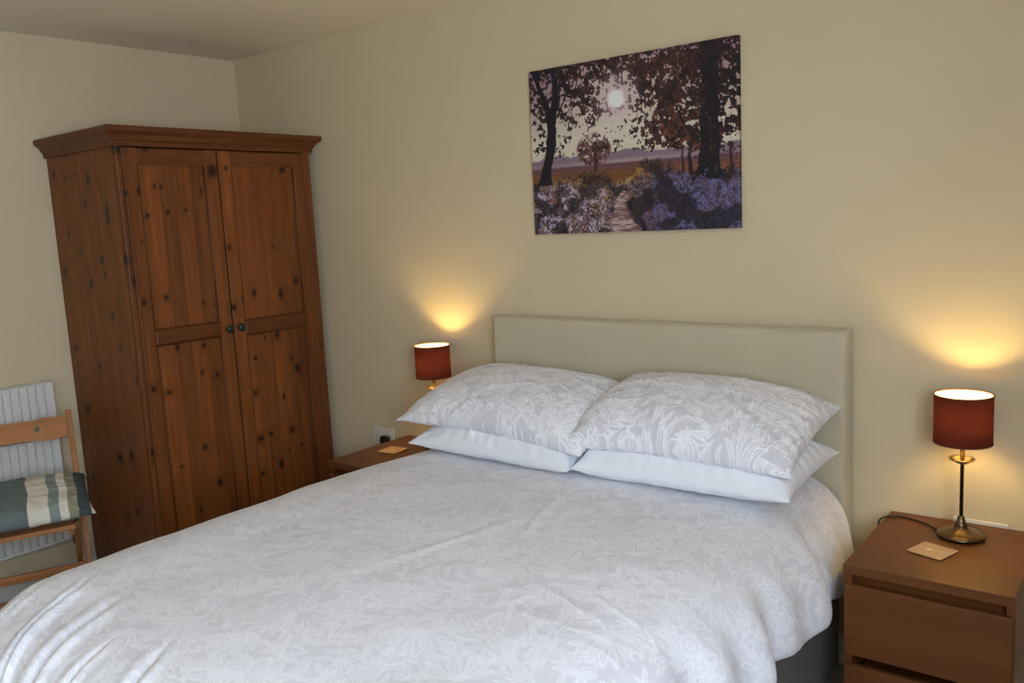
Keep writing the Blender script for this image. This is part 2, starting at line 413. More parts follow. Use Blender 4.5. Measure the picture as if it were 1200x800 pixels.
# headboard: padded slab, slightly out of level as in the photo
def headboard():
    nx, nz = 130, 70; x0, x1, z0, z1 = -.6985, .6965, .38, 1.118
    t = .078
    u = np.linspace(-1, 1, nx); v = np.linspace(-1, 1, nz); U, V_ = np.meshgrid(u, v, indexing='ij')
    X = x0 + (U + 1) / 2 * (x1 - x0); Z = z0 + (V_ + 1) / 2 * (z1 - z0)
    dx = (1 - np.abs(U)) * (x1 - x0) / 2; dz = (1 - np.abs(V_)) * (z1 - z0) / 2
    rr = .016
    def rnd(d): q = np.clip(d / rr, 0, 1); return np.sqrt(1 - (1 - q) ** 2)
    e = np.minimum(rnd(dx), rnd(dz)) * .7 + rnd(dx) * rnd(dz) * .3
    Y = -(.012 + (t - .024) + .012 * e) - .0016 * (fbm(X * 6, Z * 6) - .5) - .004 * np.exp(-((dx - .02) / .006) ** 2) * 0
    # seam puckers by the border
    b = np.exp(-(np.minimum(dx, dz) / .03))
    Y += b * .0010 * np.sin(U * 190) * np.cos(V_ * 90)
    F = np.stack([X, Y, Z], -1).reshape(-1, 3)
    i, j = np.meshgrid(np.arange(nx - 1), np.arange(nz - 1), indexing='ij'); a = (i * nz + j).ravel(); Q = np.stack([a, a + nz, a + nz + 1, a + 1], 1)
    # border loop -> back
    loop = [(i, 0) for i in range(nx)] + [(nx - 1, j) for j in range(1, nz)] + [(i, nz - 1) for i in range(nx - 2, -1, -1)] + [(0, j) for j in range(nz - 2, 0, -1)]
    li = np.array([i * nz + j for i, j in loop]); n0 = len(F); B = F[li].copy(); B[:, 1] = -.014
    F = np.vstack([F, B]); m = len(li); k = np.arange(m); k2 = (k + 1) % m
    Q = np.vstack([Q, np.stack([li[k], n0 + k, n0 + k2, li[k2]], 1)])
    # slight sag/tilt
    F[:, 2] += -(F[:, 0]) * .0055
    me = mesh_np('headboard', F, Q)
    o = link('headboard', me, M_hb, bed, True)
    return o
hb = headboard()
for sx in (-.45, .45): box_obj('headboard_strut', (sx - .03, sx + .03, -.099, -.07, .07, .45), M_divan, bed, .003)

# duvet
def duvet():
    na, nb = 680, 760
    a0L, a0R, b0 = .50, .47, 1.66
    # profiles: (out, z) beyond the flat boundary, right / left / foot
    def prof(P):
        P = np.array(P, float); P = np.array([list(p) for p in smooth_path([(x, z, 0) for x, z in P], 10)])[:, :2]
        s = np.r_[0, np.cumsum(np.hypot(*np.diff(P, axis=0).T))]; return s, P
    sR, PR = prof([(0, .668), (.10, .657), (.19, .632), (.25, .590), (.285, .530), (.300, .47), (.305, .42), (.297, .388), (.278, .380), (.262, .395)])
    sL, PL_ = prof([(0, .668), (.12, .670), (.23, .662), (.32, .635), (.375, .585), (.395, .51), (.395, .44), (.39, .39), (.375, .38), (.36, .395)])
    sF, PF = prof([(0, .668), (.12, .660), (.24, .640), (.31, .600), (.35, .545), (.37, .47), (.38, .38), (.38, .31), (.37, .285), (.35, .29)])
    a = np.linspace(-1, 1, na); b = np.linspace(0, 1, nb)
    LR, LL, LF = sR[-1], sL[-1], sF[-1]
    Aa = np.where(a < 0, a * (a0L + LL), a * (a0R + LR)); Bb = b * (b0 + LF)
    A, B = np.meshgrid(Aa, Bb, indexing='ij')
    a0 = np.where(A < 0, a0L, a0R)
    ea = np.maximum(0, np.abs(A) - a0); eb = np.maximum(0, B - b0)
    side = np.where(A < 0, ea / LL, ea / LR); foot = eb / LF
    e = np.clip((side ** 2.6 + foot ** 2.6) ** (1 / 2.6), 0, 1)
    wS = side ** 2 / (side ** 2 + foot ** 2 + 1e-9); wF = 1 - wS
    def ip(s, P, c, L): return np.interp(e * L, s, P[:, c])
    oR, zR = ip(sR, PR, 0, LR), ip(sR, PR, 1, LR); oL, zL = ip(sL, PL_, 0, LL), ip(sL, PL_, 1, LL); oF, zF = ip(sF, PF, 0, LF), ip(sF, PF, 1, LF)
    oS = np.where(A < 0, oL, oR); zS = np.where(A < 0, zL, zR)
    flat = (side + foot) < 1e-9
    out = oS * wS + oF * wF; Zz = zS * wS + zF * wF; Zz = np.where(flat, .668, Zz)
    dirx = side / np.sqrt(side ** 2 + foot ** 2 + 1e-12); diry = foot / np.sqrt(side ** 2 + foot ** 2 + 1e-12)
    X = np.sign(A) * (np.minimum(np.abs(A), a0) + out * dirx)
    Y = -.10 - (np.minimum(B, b0) + out * diry)
    # large soft relief
    hang = sstep(.25, .8, e)
    Zz += (1 - hang) * (.020 * (fbm(A * 2.2 + 3, B * 2.2, 3) - .5) + .007 * (fbm(A * 7, B * 7 + 5, 3) - .5))
    # crown along the middle and dip next to the pillows
    Zz += (1 - hang) * .008 * np.cos(np.clip(A / .5, -1, 1) * PI / 2)
    # side folds on the right: fold next to the bedside chest, scalloped hem
    right = (A > 0) & (foot < .02)
    hR = np.where(A > 0, sstep(.30, .85, side), 0)
    wav = .020 * np.sin(B * 2 * PI / .20 + .6) + .012 * np.sin(B * 2 * PI / .47 + 2.0)
    X += hR * wav * sstep(.5, .75, B)
    X += hR * (.030 * np.exp(-((B - .46) / .075) ** 2) - .050 * np.exp(-((B - .335) / .045) ** 2) - .02 * np.exp(-((B - .05) / .08) ** 2) + .008 * np.exp(-((B - .18) / .07) ** 2))
    X -= np.where(A > 0, sstep(.08, .5, side) * (1 - .45 * sstep(.7, 1, side)), 0) * .038 * (1 - sstep(.22, .42, B))
    Zz += np.where(A > 0, sstep(.75, 1, side), 0) * (.022 * np.abs(np.sin(B * PI / .20 + .3)) - .012 - .02 * (B < .36))
    hL = np.where(A < 0, sstep(.30, .85, side), 0)
    X += hL * (.02 * np.sin(B * 2 * PI / .31)) + np.where(A < 0, sstep(.1, .7, side), 0) * (-.02 * np.sin(np.clip((B - .1) / 1.6, 0, 1) * PI) + .055 * (1 - sstep(.35, .75, B)))
    # foot end: long creases that slant over the edge
    FC = [(-.76, -.5, 1.76, .45, .020, .010), (-.63, -.65, 1.70, .42, .013, .014), (-.585, -.75, 1.78, .5, .010, .009), (-.44, -.45, 1.73, .45, .020, .017), (-.26, -.35, 1.83, .38, .012, .009), (-.12, -.55, 1.78, .4, .018, .013), (.22, -.3, 1.80, .3, .02, .008)]
    disp = np.zeros_like(A)
    for ax, slope, bs, ln, wd, dp in FC:
        d = (A - (ax - slope * (B - bs)))
        m = sstep(bs - .05, bs + .12, B) * (1 - .6 * sstep(bs + ln, bs + ln + .2, B))
        disp += m * dp * (-np.exp(-(d / (wd * .55)) ** 2) + .75 * np.exp(-((d - wd * 1.5) / wd) ** 2) + .45 * np.exp(-((d + wd * 1.6) / wd) ** 2))
    disp += sstep(.3, 1, foot) * .010 * np.sin(A * 2 * PI / .21 + 3 * np.sin(A * 4))
    Zz += disp * (1 - sstep(.35, .8, foot)); Y -= disp * sstep(.35, .8, foot) * 1.3
    # small wrinkles
    wr = (.5 - np.abs(fbm(A * 5 + 2 * fbm(A * 3, B * 3), B * 9, 3) - .5)) ** 3
    Zz += (1 - hang) * .030 * wr * sstep(.45, .75, fbm(A * 1.7 + 9, B * 1.7, 2))
    # two soft folds in the middle of the cover
    for (ax, b_, sl, ln, dp) in ((.10, .75, .30, .22, .0045), (.02, 1.05, -.25, .20, .004), (-.25, .55, .8, .2, .003), (.38, .72, .5, .2, .004), (.50, 1.05, .4, .25, .004)):
        d = A - (ax + sl * (B - b_)); Zz += dp * np.exp(-(d / .018) ** 2) * np.exp(-((B - b_) / ln) ** 2) * (1 - hang)
    V = np.stack([X, Y, Zz], -1).reshape(-1, 3)
    i, j = np.meshgrid(np.arange(na - 1), np.arange(nb - 1), indexing='ij'); q = (i * nb + j).ravel(); Q = np.stack([q, q + 1, q + nb + 1, q + nb], 1)
    me = mesh_np('duvet', V, Q)
    attr(me, 'print', (.22 + .62 * PRINT(A + .03 * fbm(A * 2, B * 2), B + .1)).ravel())
    o = link('duvet', me, M_print, None, True); o.location = (BX, 0, 0)
    tag(o, 'white duvet with pale grey leaf and scroll print spread over the bed', 'duvet')
duvet()

# pillows
def pillow(name, W, Dp, Hh, seed, mt, printed, res=(230, 150), bend=None, ear=.055, wr=1.0, uexp=(3.2, 3.2)):
    nu, nv = res
    u = np.sin(np.linspace(-PI / 2, PI / 2, nu)) * .55 + np.linspace(-1, 1, nu) * .45; v = np.sin(np.linspace(-PI / 2, PI / 2, nv)) * .55 + np.linspace(-1, 1, nv) * .45
    U, V_ = np.meshgrid(u, v, indexing='ij')
    cx = 1 - ear * (1 - np.abs(V_) ** 3.0); cy = 1 - ear * 1.3 * (1 - np.abs(U) ** 3.2)
    X = W / 2 * U * cx; Y = Dp / 2 * V_ * cy
    th = np.clip((1 - np.abs(U) ** np.where(U < 0, uexp[0], uexp[1])) * (1 - np.abs(V_) ** 2.6), 0, 1) ** .44
    # thinner towards the corners
    th *= 1 - .45 * (np.abs(U) ** 4) * (np.abs(V_) ** 4)
    s = seed * 13.7
    edge = np.exp(-(1 - np.maximum(np.abs(U), np.abs(V_))) / .16)
    def wrk(sd):
        rad = np.arctan2(V_ * .8, U)
        w_ = .0035 * edge * np.sin(rad * 34 + 6 * fbm(U * 3 + sd, V_ * 3, 2)) * sstep(0.02, .25, th)
        w_ += .012 * (fbm(X * 5 + sd, Y * 7, 4) - .5) * sstep(0, .3, th)
        r_ = (1 - 2 * np.abs(fbm(X * 6 + sd * 2 + Y * 3, Y * 9 - X * 2, 3) - .5)) ** 6
        w_ += .0045 * r_ * sstep(.1, .6, th) * wr
        return w_
    zt = Hh * .56 * th + wrk(s); zb = -Hh * .44 * th + wrk(s + 5) * .5
    top = np.stack([X, Y, zt], -1).reshape(-1, 3); bot = np.stack([X, Y, zb], -1).reshape(-1, 3)
    i, j = np.meshgrid(np.arange(nu - 1), np.arange(nv - 1), indexing='ij'); q = (i * nv + j).ravel()
    Q1 = np.stack([q, q + nv, q + nv + 1, q + 1], 1)
    idx = np.arange(nu * nv).reshape(nu, nv); bidx = idx + nu * nv
    brd = np.zeros((nu, nv), bool); brd[0, :] = brd[-1, :] = brd[:, 0] = brd[:, -1] = True
    bi = np.where(brd, idx, bidx).ravel()
    Q2 = np.stack([bi[q], bi[q + 1], bi[q + nv + 1], bi[q + nv]], 1)
    P = np.vstack([top, bot])
    # border vertices share z
    mid = (top[:, 2] + bot[:, 2]) / 2; P[:nu * nv][brd.ravel(), 2] = mid[brd.ravel()]
    UV = np.tile(np.stack([U.ravel(), V_.ravel()], 1), (2, 1))
    if bend is not None: P = bend(P, UV)
    used = np.zeros(len(P), bool); used[np.r_[Q1.ravel(), Q2.ravel()]] = True; remap = np.cumsum(used) - 1
    tx, ty = np.tile(X.ravel(), 2), np.tile(Y.ravel(), 2)
    me = mesh_np(name, P[used], remap[np.vstack([Q1, Q2])])
    if printed: attr(me, 'print', PRINT(tx * 1.05 + seed * .21, ty * 1.05 + seed * .37)[used])
    o = link(name, me, mt, None, True)
    return o, (tx[used], ty[used])

def place(o, loc, rx=0, ry=0, rz=0):
    o.location = loc; o.rotation_euler = (rx, ry, rz)
R_ = math.radians
def bend_flat(k=.0, sag=0, tilt_front=0):
    def f(P, UV):
        P = P.copy(); u, v = UV[:, 0], UV[:, 1]
        P[:, 2] += sag * (u ** 2) + k * (v ** 2)
        return P
    return f
# lower plain pillows (on the duvet, top of it z ~ .67)
o, _ = pillow('pillow', .73, .47, .150, 1, M_plain, False, (200, 130), bend_flat(-.012, -.012), .05, 2.4, (2.6, 5))
place(o, (2.000, -.325, .740), R_(3), R_(0), R_(-2)); tag(o, 'plain white pillow lying flat under the left patterned pillow', 'pillow', 'plain white pillows')
o, _ = pillow('pillow', .70, .46, .155, 2, M_plain, False, (200, 130), bend_flat(-.012, -.008), .045, 1.6, (10, 3.4))
place(o, (2.705, -.315, .742), R_(3), R_(0), R_(1)); tag(o, 'plain white pillow lying flat under the right patterned pillow, nearer the tall lamp', 'pillow', 'plain white pillows')
o, _ = pillow('pillow', .85, .48, .165, 3, M_print, True, (300, 190), bend_flat(-.015, -.03), .06, 1.2, (3.0, 7))
place(o, (1.990, -.318, .858), R_(11), R_(1.5), R_(-2)); tag(o, 'grey leaf-print pillow on top of the pile on the wardrobe side of the bed', 'pillow', 'leaf-print pillows')
o, _ = pillow('pillow', .73, .48, .175, 4, M_print, True, (300, 190), bend_flat(-.015, -.022), .055, 1.2, (9, 3.0))
place(o, (2.695, -.312, .866), R_(12), R_(1), R_(1)); tag(o, 'plump grey leaf-print pillow on top, on the right half of the bed overlapping its neighbour', 'pillow', 'leaf-print pillows')

# ------------------------------------------------------------------ wardrobe
WX, WY0, WY1, WZ = .5935, -.9908, -.0522, 1.9385
wd = empty('wardrobe', (0, 0, 0)); tag(wd, 'tall knotty pine two-door wardrobe with moulded cornice in the room corner', 'wardrobe')
# knots: (y or x, z, half width, half height) in metres on the front and on the side
KW_F = [(-0.981, 1.855, 0.0155, 0.0241), (-0.955, 1.846, 0.0047, 0.0054), (-0.87, 1.856, 0.0126, 0.0108), (-0.577, 1.776, 0.0229, 0.0282), (-0.967, 1.686, 0.0109, 0.0133), (-0.91, 1.692, 0.0109, 0.0188), (-0.84, 1.712, 0.0063, 0.0109), (-0.811, 1.709, 0.0057, 0.0109), (-0.631, 1.691, 0.0065, 0.014), (-0.882, 1.597, 0.0094, 0.0108), (-0.793, 1.606, 0.0095, 0.0109), (-0.711, 1.614, 0.008, 0.0083), (-0.995, 1.424, 0.0124, 0.0239), (-0.973, 1.342, 0.0093, 0.016), (-0.941, 1.254, 0.0109, 0.0161), (-0.84, 1.261, 0.011, 0.0136), (-0.677, 1.222, 0.0071, 0.0111), (-0.613, 1.208, 0.0081, 0.0084), (-0.815, 1.052, 0.0111, 0.0164), (-0.693, 1.041, 0.0097, 0.0139), (-0.714, 0.927, 0.0071, 0.0111), (-0.642, 0.907, 0.0098, 0.0141), (-1.007, 0.96, 0.0093, 0.0188), (-0.942, 0.899, 0.011, 0.0135), (-0.87, 0.871, 0.0111, 0.0082), (-0.976, 0.643, 0.0095, 0.0137), (-0.853, 0.55, 0.0081, 0.0084), (-0.735, 0.606, 0.0115, 0.0141), (-0.683, 0.436, 0.0133, 0.0172), (-0.785, 0.343, 0.0083, 0.0143), (-0.531, 1.449, 0.0115, 0.0113), (-0.296, 1.436, 0.0054, 0.0117), (-0.418, 1.241, 0.0134, 0.0173), (-0.276, 1.223, 0.0137, 0.0264), (-0.183, 1.274, 0.0121, 0.0179), (-0.534, 1.188, 0.0148, 0.0142), (-0.487, 1.221, 0.005, 0.0171), (-0.315, 1.038, 0.0119, 0.0205), (-0.381, 1.035, 0.0044, 0.0116), (-0.442, 0.946, 0.0101, 0.0116), (-0.246, 0.915, 0.0069, 0.0089), (-0.217, 0.865, 0.0139, 0.0239), (-0.206, 1.785, 0.0173, 0.0148), (-0.505, 1.788, 0.0099, 0.0114), (-0.459, 0.792, 0.0101, 0.0116), (-0.309, 0.744, 0.0069, 0.0178), (-0.455, 0.578, 0.017, 0.0117), (-0.397, 0.588, 0.0103, 0.0118), (-0.278, 0.577, 0.0105, 0.018), (-0.232, 0.496, 0.0088, 0.0121), (-0.303, 0.484, 0.007, 0.012), (-0.357, 0.432, 0.0122, 0.021), (-0.463, 0.415, 0.0086, 0.0118), (-0.07, 0.954, 0.0053, 0.0091), (-0.923, 1.491, 0.0062, 0.008)]
KW_S = [(0.065, 1.797, 0.0132, 0.018), (0.16, 1.776, 0.0078, 0.0118), (0.246, 1.784, 0.0076, 0.0116), (0.354, 1.752, 0.0124, 0.0282), (0.309, 1.658, 0.0104, 0.0199), (0.481, 1.609, 0.016, 0.0492), (0.005, 1.55, 0.0098, 0.0182), (0.128, 1.539, 0.0087, 0.0148), (0.222, 1.461, 0.0085, 0.0087), (0.39, 1.43, 0.0163, 0.0223), (0.055, 1.38, 0.011, 0.0241), (0.28, 1.336, 0.0147, 0.02), (0.403, 1.368, 0.0122, 0.0167), (0.07, 1.048, 0.0132, 0.0151), (0.458, 1.068, 0.0101, 0.0138), (0.566, 0.944, 0.0119, 0.0243), (0.112, 0.782, 0.0154, 0.0181), (0.349, 0.59, 0.0211, 0.0202), (0.447, 0.617, 0.0145, 0.0254), (0.441, 0.368, 0.0126, 0.0172), (0.355, 0.331, 0.0129, 0.0117), (-0.003, 0.61, 0.0137, 0.0218), (0.273, 0.978, 0.0106, 0.0144), (0.426, 1.2, 0.0122, 0.025), (-0.039, 1.15, 0.009, 0.0185), (0.087, 0.465, 0.0135, 0.0184)]
def knot_field(h, z, K):
    k = np.zeros_like(h); wp = np.zeros_like(h)
    for (hc, zc, rh, rz) in K:
        near = (np.abs(h - hc) < rh * 7) & (np.abs(z - zc) < rz * 9)
        if not near.any(): continue
        dh = h - hc; dz = z - zc
        r = np.sqrt((dh / rh) ** 2 + (dz / rz) ** 2) * (1 + .35 * (fbm(h * 90, z * 60, 2) - .5))
        k = np.maximum(k, np.where(near, .85 * (1 - sstep(.45, 1.35, r)) + .22 * np.exp(-(r / 2.2) ** 2), 0))
        wp += np.where(near, rh * 1.6 * np.sign(dh) * np.exp(-(np.abs(dh) / (rh * 2.4))) * np.exp(-(dz / (rz * 2.6)) ** 2), 0)
    return np.clip(k, 0, 1), wp
def panel(name, h0, h1, z0, z1, d0, d1, mt, parent, axis='x', step=.0045, bev=.002, K=None, bevz=None):
    """a board whose front face (towards +x or -y) is finely gridded so its knots can be drawn; d0 back, d1 front"""
    K = KW_F if K is None else K
    nh = max(4, int((h1 - h0) / step)); nz = max(4, int((z1 - z0) / step))
    bz = bev if bevz is None else bevz
    hh = np.r_[h0, np.linspace(h0 + bev, h1 - bev, nh), h1]; zz = np.r_[z0, np.linspace(z0 + bz, z1 - bz, nz), z1]
    Hh, Zz = np.meshgrid(hh, zz, indexing='ij'); Dd = np.full_like(Hh, d1)
    sg = 1 if d1 > d0 else -1
    Dd[0, :] -= sg * bev; Dd[-1, :] -= sg * bev; Dd[:, 0] -= sg * bz; Dd[:, -1] -= sg * bz
    nh2, nz2 = Hh.shape
    kk, ww = knot_field(Hh, Zz, K)
    V = np.stack([Hh, Zz, Dd], -1).reshape(-1, 3)
    i, j = np.meshgrid(np.arange(nh2 - 1), np.arange(nz2 - 1), indexing='ij'); q = (i * nz2 + j).ravel(); Q = np.stack([q, q + nz2, q + nz2 + 1, q + 1], 1)
    c = [0, (nh2 - 1) * nz2, nh2 * nz2 - 1, nz2 - 1]
    loop = [(i, 0) for i in range(nh2)] + [(nh2 - 1, j) for j in range(1, nz2)] + [(i, nz2 - 1) for i in range(nh2 - 2, -1, -1)] + [(0, j) for j in range(nz2 - 2, 0, -1)]
    li = np.array([i * nz2 + j for i, j in loop]); n0 = len(V); B = V[li].copy(); B[:, 2] = d0; V = np.vstack([V, B]); m = len(li); k = np.arange(m); k2 = (k + 1) % m
    Q = np.vstack([Q, np.stack([li[k], n0 + k, n0 + k2, li[k2]], 1)])
    pos = {loop[a]: n0 + a for a in range(m)}
    Q = np.vstack([Q, [[pos[(0, 0)], pos[(0, nz2 - 1)], pos[(nh2 - 1, nz2 - 1)], pos[(nh2 - 1, 0)]]]])
    P = np.stack([V[:, 2], V[:, 0], V[:, 1]], 1) if axis == 'x' else np.stack([V[:, 0], V[:, 2], V[:, 1]], 1)
    me = mesh_np(name, P, Q)
    b = bmesh.new(); b.from_mesh(me); bmesh.ops.recalc_face_normals(b, faces=b.faces[:]); b.to_mesh(me); b.free()
    attr(me, 'knot', np.r_[kk.ravel(), kk.ravel()[li]]); attr(me, 'knot_warp', np.r_[ww.ravel(), ww.ravel()[li]])
    return link(name, me, mt, parent)
panel('side_panel', .012, WX - .028, .08, 1.872, WY0 + .02, WY0, M_pine_side, wd, 'y', K=KW_S)
panel('side_panel', .012, WX - .028, .08, 1.872, WY1 - .02, WY1, M_pine_side, wd, 'y', step=.03, K=[])
panel('front_post', WY0, WY0 + .022, .08, 1.872, WX - .028, WX, M_pine, wd, 'x', step=.006)
panel('front_post', WY1 - .036, WY1, .08, 1.872, WX - .028, WX, M_pine, wd, 'x', step=.006)
panel('back_panel', WY0 + .02, WY1 - .02, .08, 1.872, .022, .012, M_pine, wd, 'x', step=.05, K=[])
panel('bottom_panel', WY0 + .02, WY1 - .02, .08, .11, .02, WX - .03, M_pine_rail, wd, 'x', step=.05, K=[])
box_obj('plinth', (.012, WX - .005, WY0 + .002, WY1 - .002, 0, .09), M_pine_x, wd, .003)
def cornice():
    prof = [(.0, 1.866), (.010, 1.866), (.012, 1.878), (.012, 1.884), (.018, 1.889), (.022, 1.898), (.029, 1.908), (.038, 1.914), (.042, 1.918), (.046, 1.922), (.046, 1.9385), (.044, 1.9405)]
    bm = bmesh.new(); rings = []
    for o_, z in prof:
        pts = [(.012, WY0 - o_), (WX + o_, WY0 - o_), (WX + o_, WY1 + min(o_, .047)), (.012, WY1 + min(o_, .047))]
        rings.append([bm.verts.new((x, y, z)) for x, y in pts])
    for A, B in zip(rings[:-1], rings[1:]):
        for k in range(4): bm.faces.new((A[k], A[(k + 1) % 4], B[(k + 1) % 4], B[k]))
    bm.faces.new(rings[-1]); bm.faces.new(rings[0][::-1])
    return bm_obj('cornice', bm, M_pine_x, wd)
cornice()
def door(y0, y1, knob_y, zr0, zr1, st):
    tl, tr = (.022, .009) if y0 < -.8 else (.009, .022)
    d = panel('door', y0, y0 + st, .115, 1.862, WX - tl, WX + .001, M_pine, wd, 'x', bev=.0012)   # hinge/left stile carries the leaf
    d2 = panel('stile', y1 - st, y1, .115, 1.862, WX - tr, WX + .001, M_pine, d, 'x', bev=.0012)
    panel('top_rail', y0 + st, y1 - st, 1.862 - .065, 1.862, WX - .022, WX, M_pine_rail, d, 'x', bevz=.004, bev=.0003)
    panel('bottom_rail', y0 + st, y1 - st, .115, .20, WX - .022, WX, M_pine_rail, d, 'x', bevz=.004, bev=.0003)
    panel('middle_rail', y0 + st - .004, y1 - st + .004, zr0, zr1, WX - .018, WX + .007, M_pine_x, d, 'x', bevz=.012, bev=.008)
    panel('door_panel', y0 + st - .004, y1 - st + .004, zr1 - .004, 1.862 - .063, WX - .020, WX - .008, M_pine, d, 'x')
    panel('door_panel', y0 + st - .004, y1 - st + .004, .19, zr0 + .004, WX - .020, WX - .008, M_pine, d, 'x')
    # small moulding around the upright edges of the panels
    for a in (y0 + st, y1 - st):
        s = 1 if a < (y0 + y1) / 2 else -1
        for za, zb in ((zr1 + .002, 1.797), (.20, zr0 - .002)):
            bm = bmesh.new(); tube(bm, [(WX - .006, a + s * .002, za), (WX - .006, a + s * .002, zb)], .0048, 8); bm_obj('beading', bm, M_pine_x, d, True)
    bm = bmesh.new(); lathe(bm, [(0, 0), (.008, 0), (.007, .010), (.010, .014), (.0165, .018), (.0175, .023), (.014, .028), (0, .030)], 0, 0, 24)
    bm.transform(Matrix.Translation((WX + .001, knob_y, 1.098)) @ Matrix.Rotation(PI / 2, 4, 'Y')); bm_obj('knob', bm, M_knob, d, True)
    return d
CG = -.546
door(WY0 + .024, CG - .0040, CG - .028, 1.066, 1.138, .058)
door(CG + .0040, WY1 - .038, CG + .028, 1.054, 1.128, .058)

# ------------------------------------------------------------------ bedside chests
def chest(x0, label, depth=.48, ylean=0):
    r = empty('bedside_chest', (x0, -.012, 0)); tag(r, label, 'chest of drawers', 'two-drawer bedside chests')
    Wd, dp, h = .40, depth, .55
    box_obj('top_panel', (0, Wd, -dp, 0, h - .026, h), M_oak, r, .0015)
    for a in (0, Wd - .02): box_obj('side_panel', (a, a + .02, -dp + .012, 0, 0, h - .026), M_oak, r, .001)
    box_obj('back_panel', (.02, Wd - .02, -.008, 0, .02, h - .026), M_oak, r, .001)
    box_obj('plinth', (.02, Wd - .02, -dp + .03, -dp + .045, 0, .07), M_oak, r, .001)
    box_obj('inner_rail', (.02, Wd - .02, -dp + .045, -dp + .055, h - .07, h - .026), M_oak, r, .001)
    for z0, z1 in ((.300, .497), (.075, .272)):
        f = box_obj('drawer', (.004, Wd - .004, -dp - .003, -dp + .012, z0, z1), M_oak, r, .0015)
        box_obj('drawer_box', (.03, Wd - .03, -dp + .012, -.03, z0 + .01, z1 - .035), M_oak, f, .001)
    return r
chest(3.1855, 'brown two-drawer bedside chest right of the bed, its front in view')
chest(1.0869, 'brown two-drawer bedside chest between wardrobe and bed, mostly hidden by the duvet')

# ------------------------------------------------------------------ lamps
def lamp(x, y, z, label, zs=0):
    r = empty('table_lamp', (x, y, z)); tag(r, label, 'lamp', 'burgundy bedside lamps')
    bm = bmesh.new(); lathe(bm, [(0, 0), (.057, 0), (.061, .003), (.061, .009), (.056, .013), (.040, .016), (.030, .020), (.024, .026), (.018, .029), (.017, .034), (.019, .037), (.013, .042), (.010, .052), (.0085, .060), (0, .062)], n=56)
    bm_obj('base', bm, M_brass, r)
    bm = bmesh.new(); lathe(bm, [(0, .055), (.0050, .055), (.0050, .225 + zs), (.0065, .226 + zs), (.0065, .335 + zs), (0, .335 + zs)], n=20); bm_obj('stem', bm, M_brass, r)
    bm = bmesh.new(); z0 = .222 + zs
    lathe(bm, [(.006, z0 - .010), (.012, z0 - .009), (.020, z0 - .004), (.031, z0 + .002), (.033, z0 + .004), (.032, z0 + .006), (.029, z0 + .004), (.019, z0 - .001), (.012, z0 - .005), (.006, z0 - .006)], n=40, closed=True); bm_obj('drip_dish', bm, M_brass, r)
    s0, s1, R = .273 + zs, .410 + zs, .0745
    bm = bmesh.new(); lathe(bm, [(R, s0), (R, s1)], n=72); sh = bm_obj('lamp_shade', bm, M_shade, r, True); sh['label'] = 'burgundy fabric drum shade'
    bm = bmesh.new(); lathe(bm, [(R - .0012, s0 + .0005), (R - .0012, s1 - .0005)], n=72); bm_obj('shade_lining', bm, M_liner, sh, True)
    for zz in (s0 + .001, s1 - .001):
        bm = bmesh.new(); k = 72
        lathe(bm, [(R - .0022, zz - .0016), (R + .0010, zz - .0016), (R + .0010, zz + .0016), (R - .0022, zz + .0016)], n=k, closed=True); bm_obj('shade_rim', bm, M_rim, sh)
    bm = bmesh.new(); lathe(bm, [(.012, .327 + zs), (.019, .327 + zs), (.019, .331 + zs), (.012, .331 + zs)], n=24, closed=True)
    for k in range(3):
        a = k * 2 * PI / 3; tube(bm, [(.018 * math.cos(a), .018 * math.sin(a), .329 + zs), ((R - .002) * math.cos(a), (R - .002) * math.sin(a), .306 + zs)], .0014, 6)
    bm_obj('shade_ring', bm, M_brass, sh)
    bm = bmesh.new(); zb = .320 + zs
    lathe(bm, [(0, zb), (.010, zb), (.011, zb + .008), (.017, zb + .018), (.019, zb + .026), (.016, zb + .036), (.008, zb + .042), (0, zb + .043)], n=24); bm_obj('bulb', bm, M_bulb, r, True)
    return r
M_rim = mat('shade_rim_tape', (.09, .022, .018), .8)
lamp(3.402, -.140, .5502, 'lit brass lamp with burgundy shade on the right bedside chest, fully in view')
lamp(1.385, -.130, .5502, 'lit brass lamp with burgundy shade behind the pillows, near the wardrobe', .040)

def cord(name, pts, label, r=.0026):
    bm = bmesh.new(); tube(bm, smooth_path(pts, 8), r, 8); o = bm_obj(name, bm, M_black, None, True); tag(o, label, 'cord')
cord('lamp_cord', [(3.338, -.125, .5535), (3.31, -.095, .5535), (3.27, -.075, .5535), (3.23, -.062, .5535), (3.20, -.075, .5540), (3.183, -.10, .5545), (3.176, -.118, .545), (3.174, -.10, .50), (3.172, -.06, .42), (3.172, -.04, .33), (3.174, -.03, .22)], 'thin black flex from the brass lamp over the left edge of the right chest')

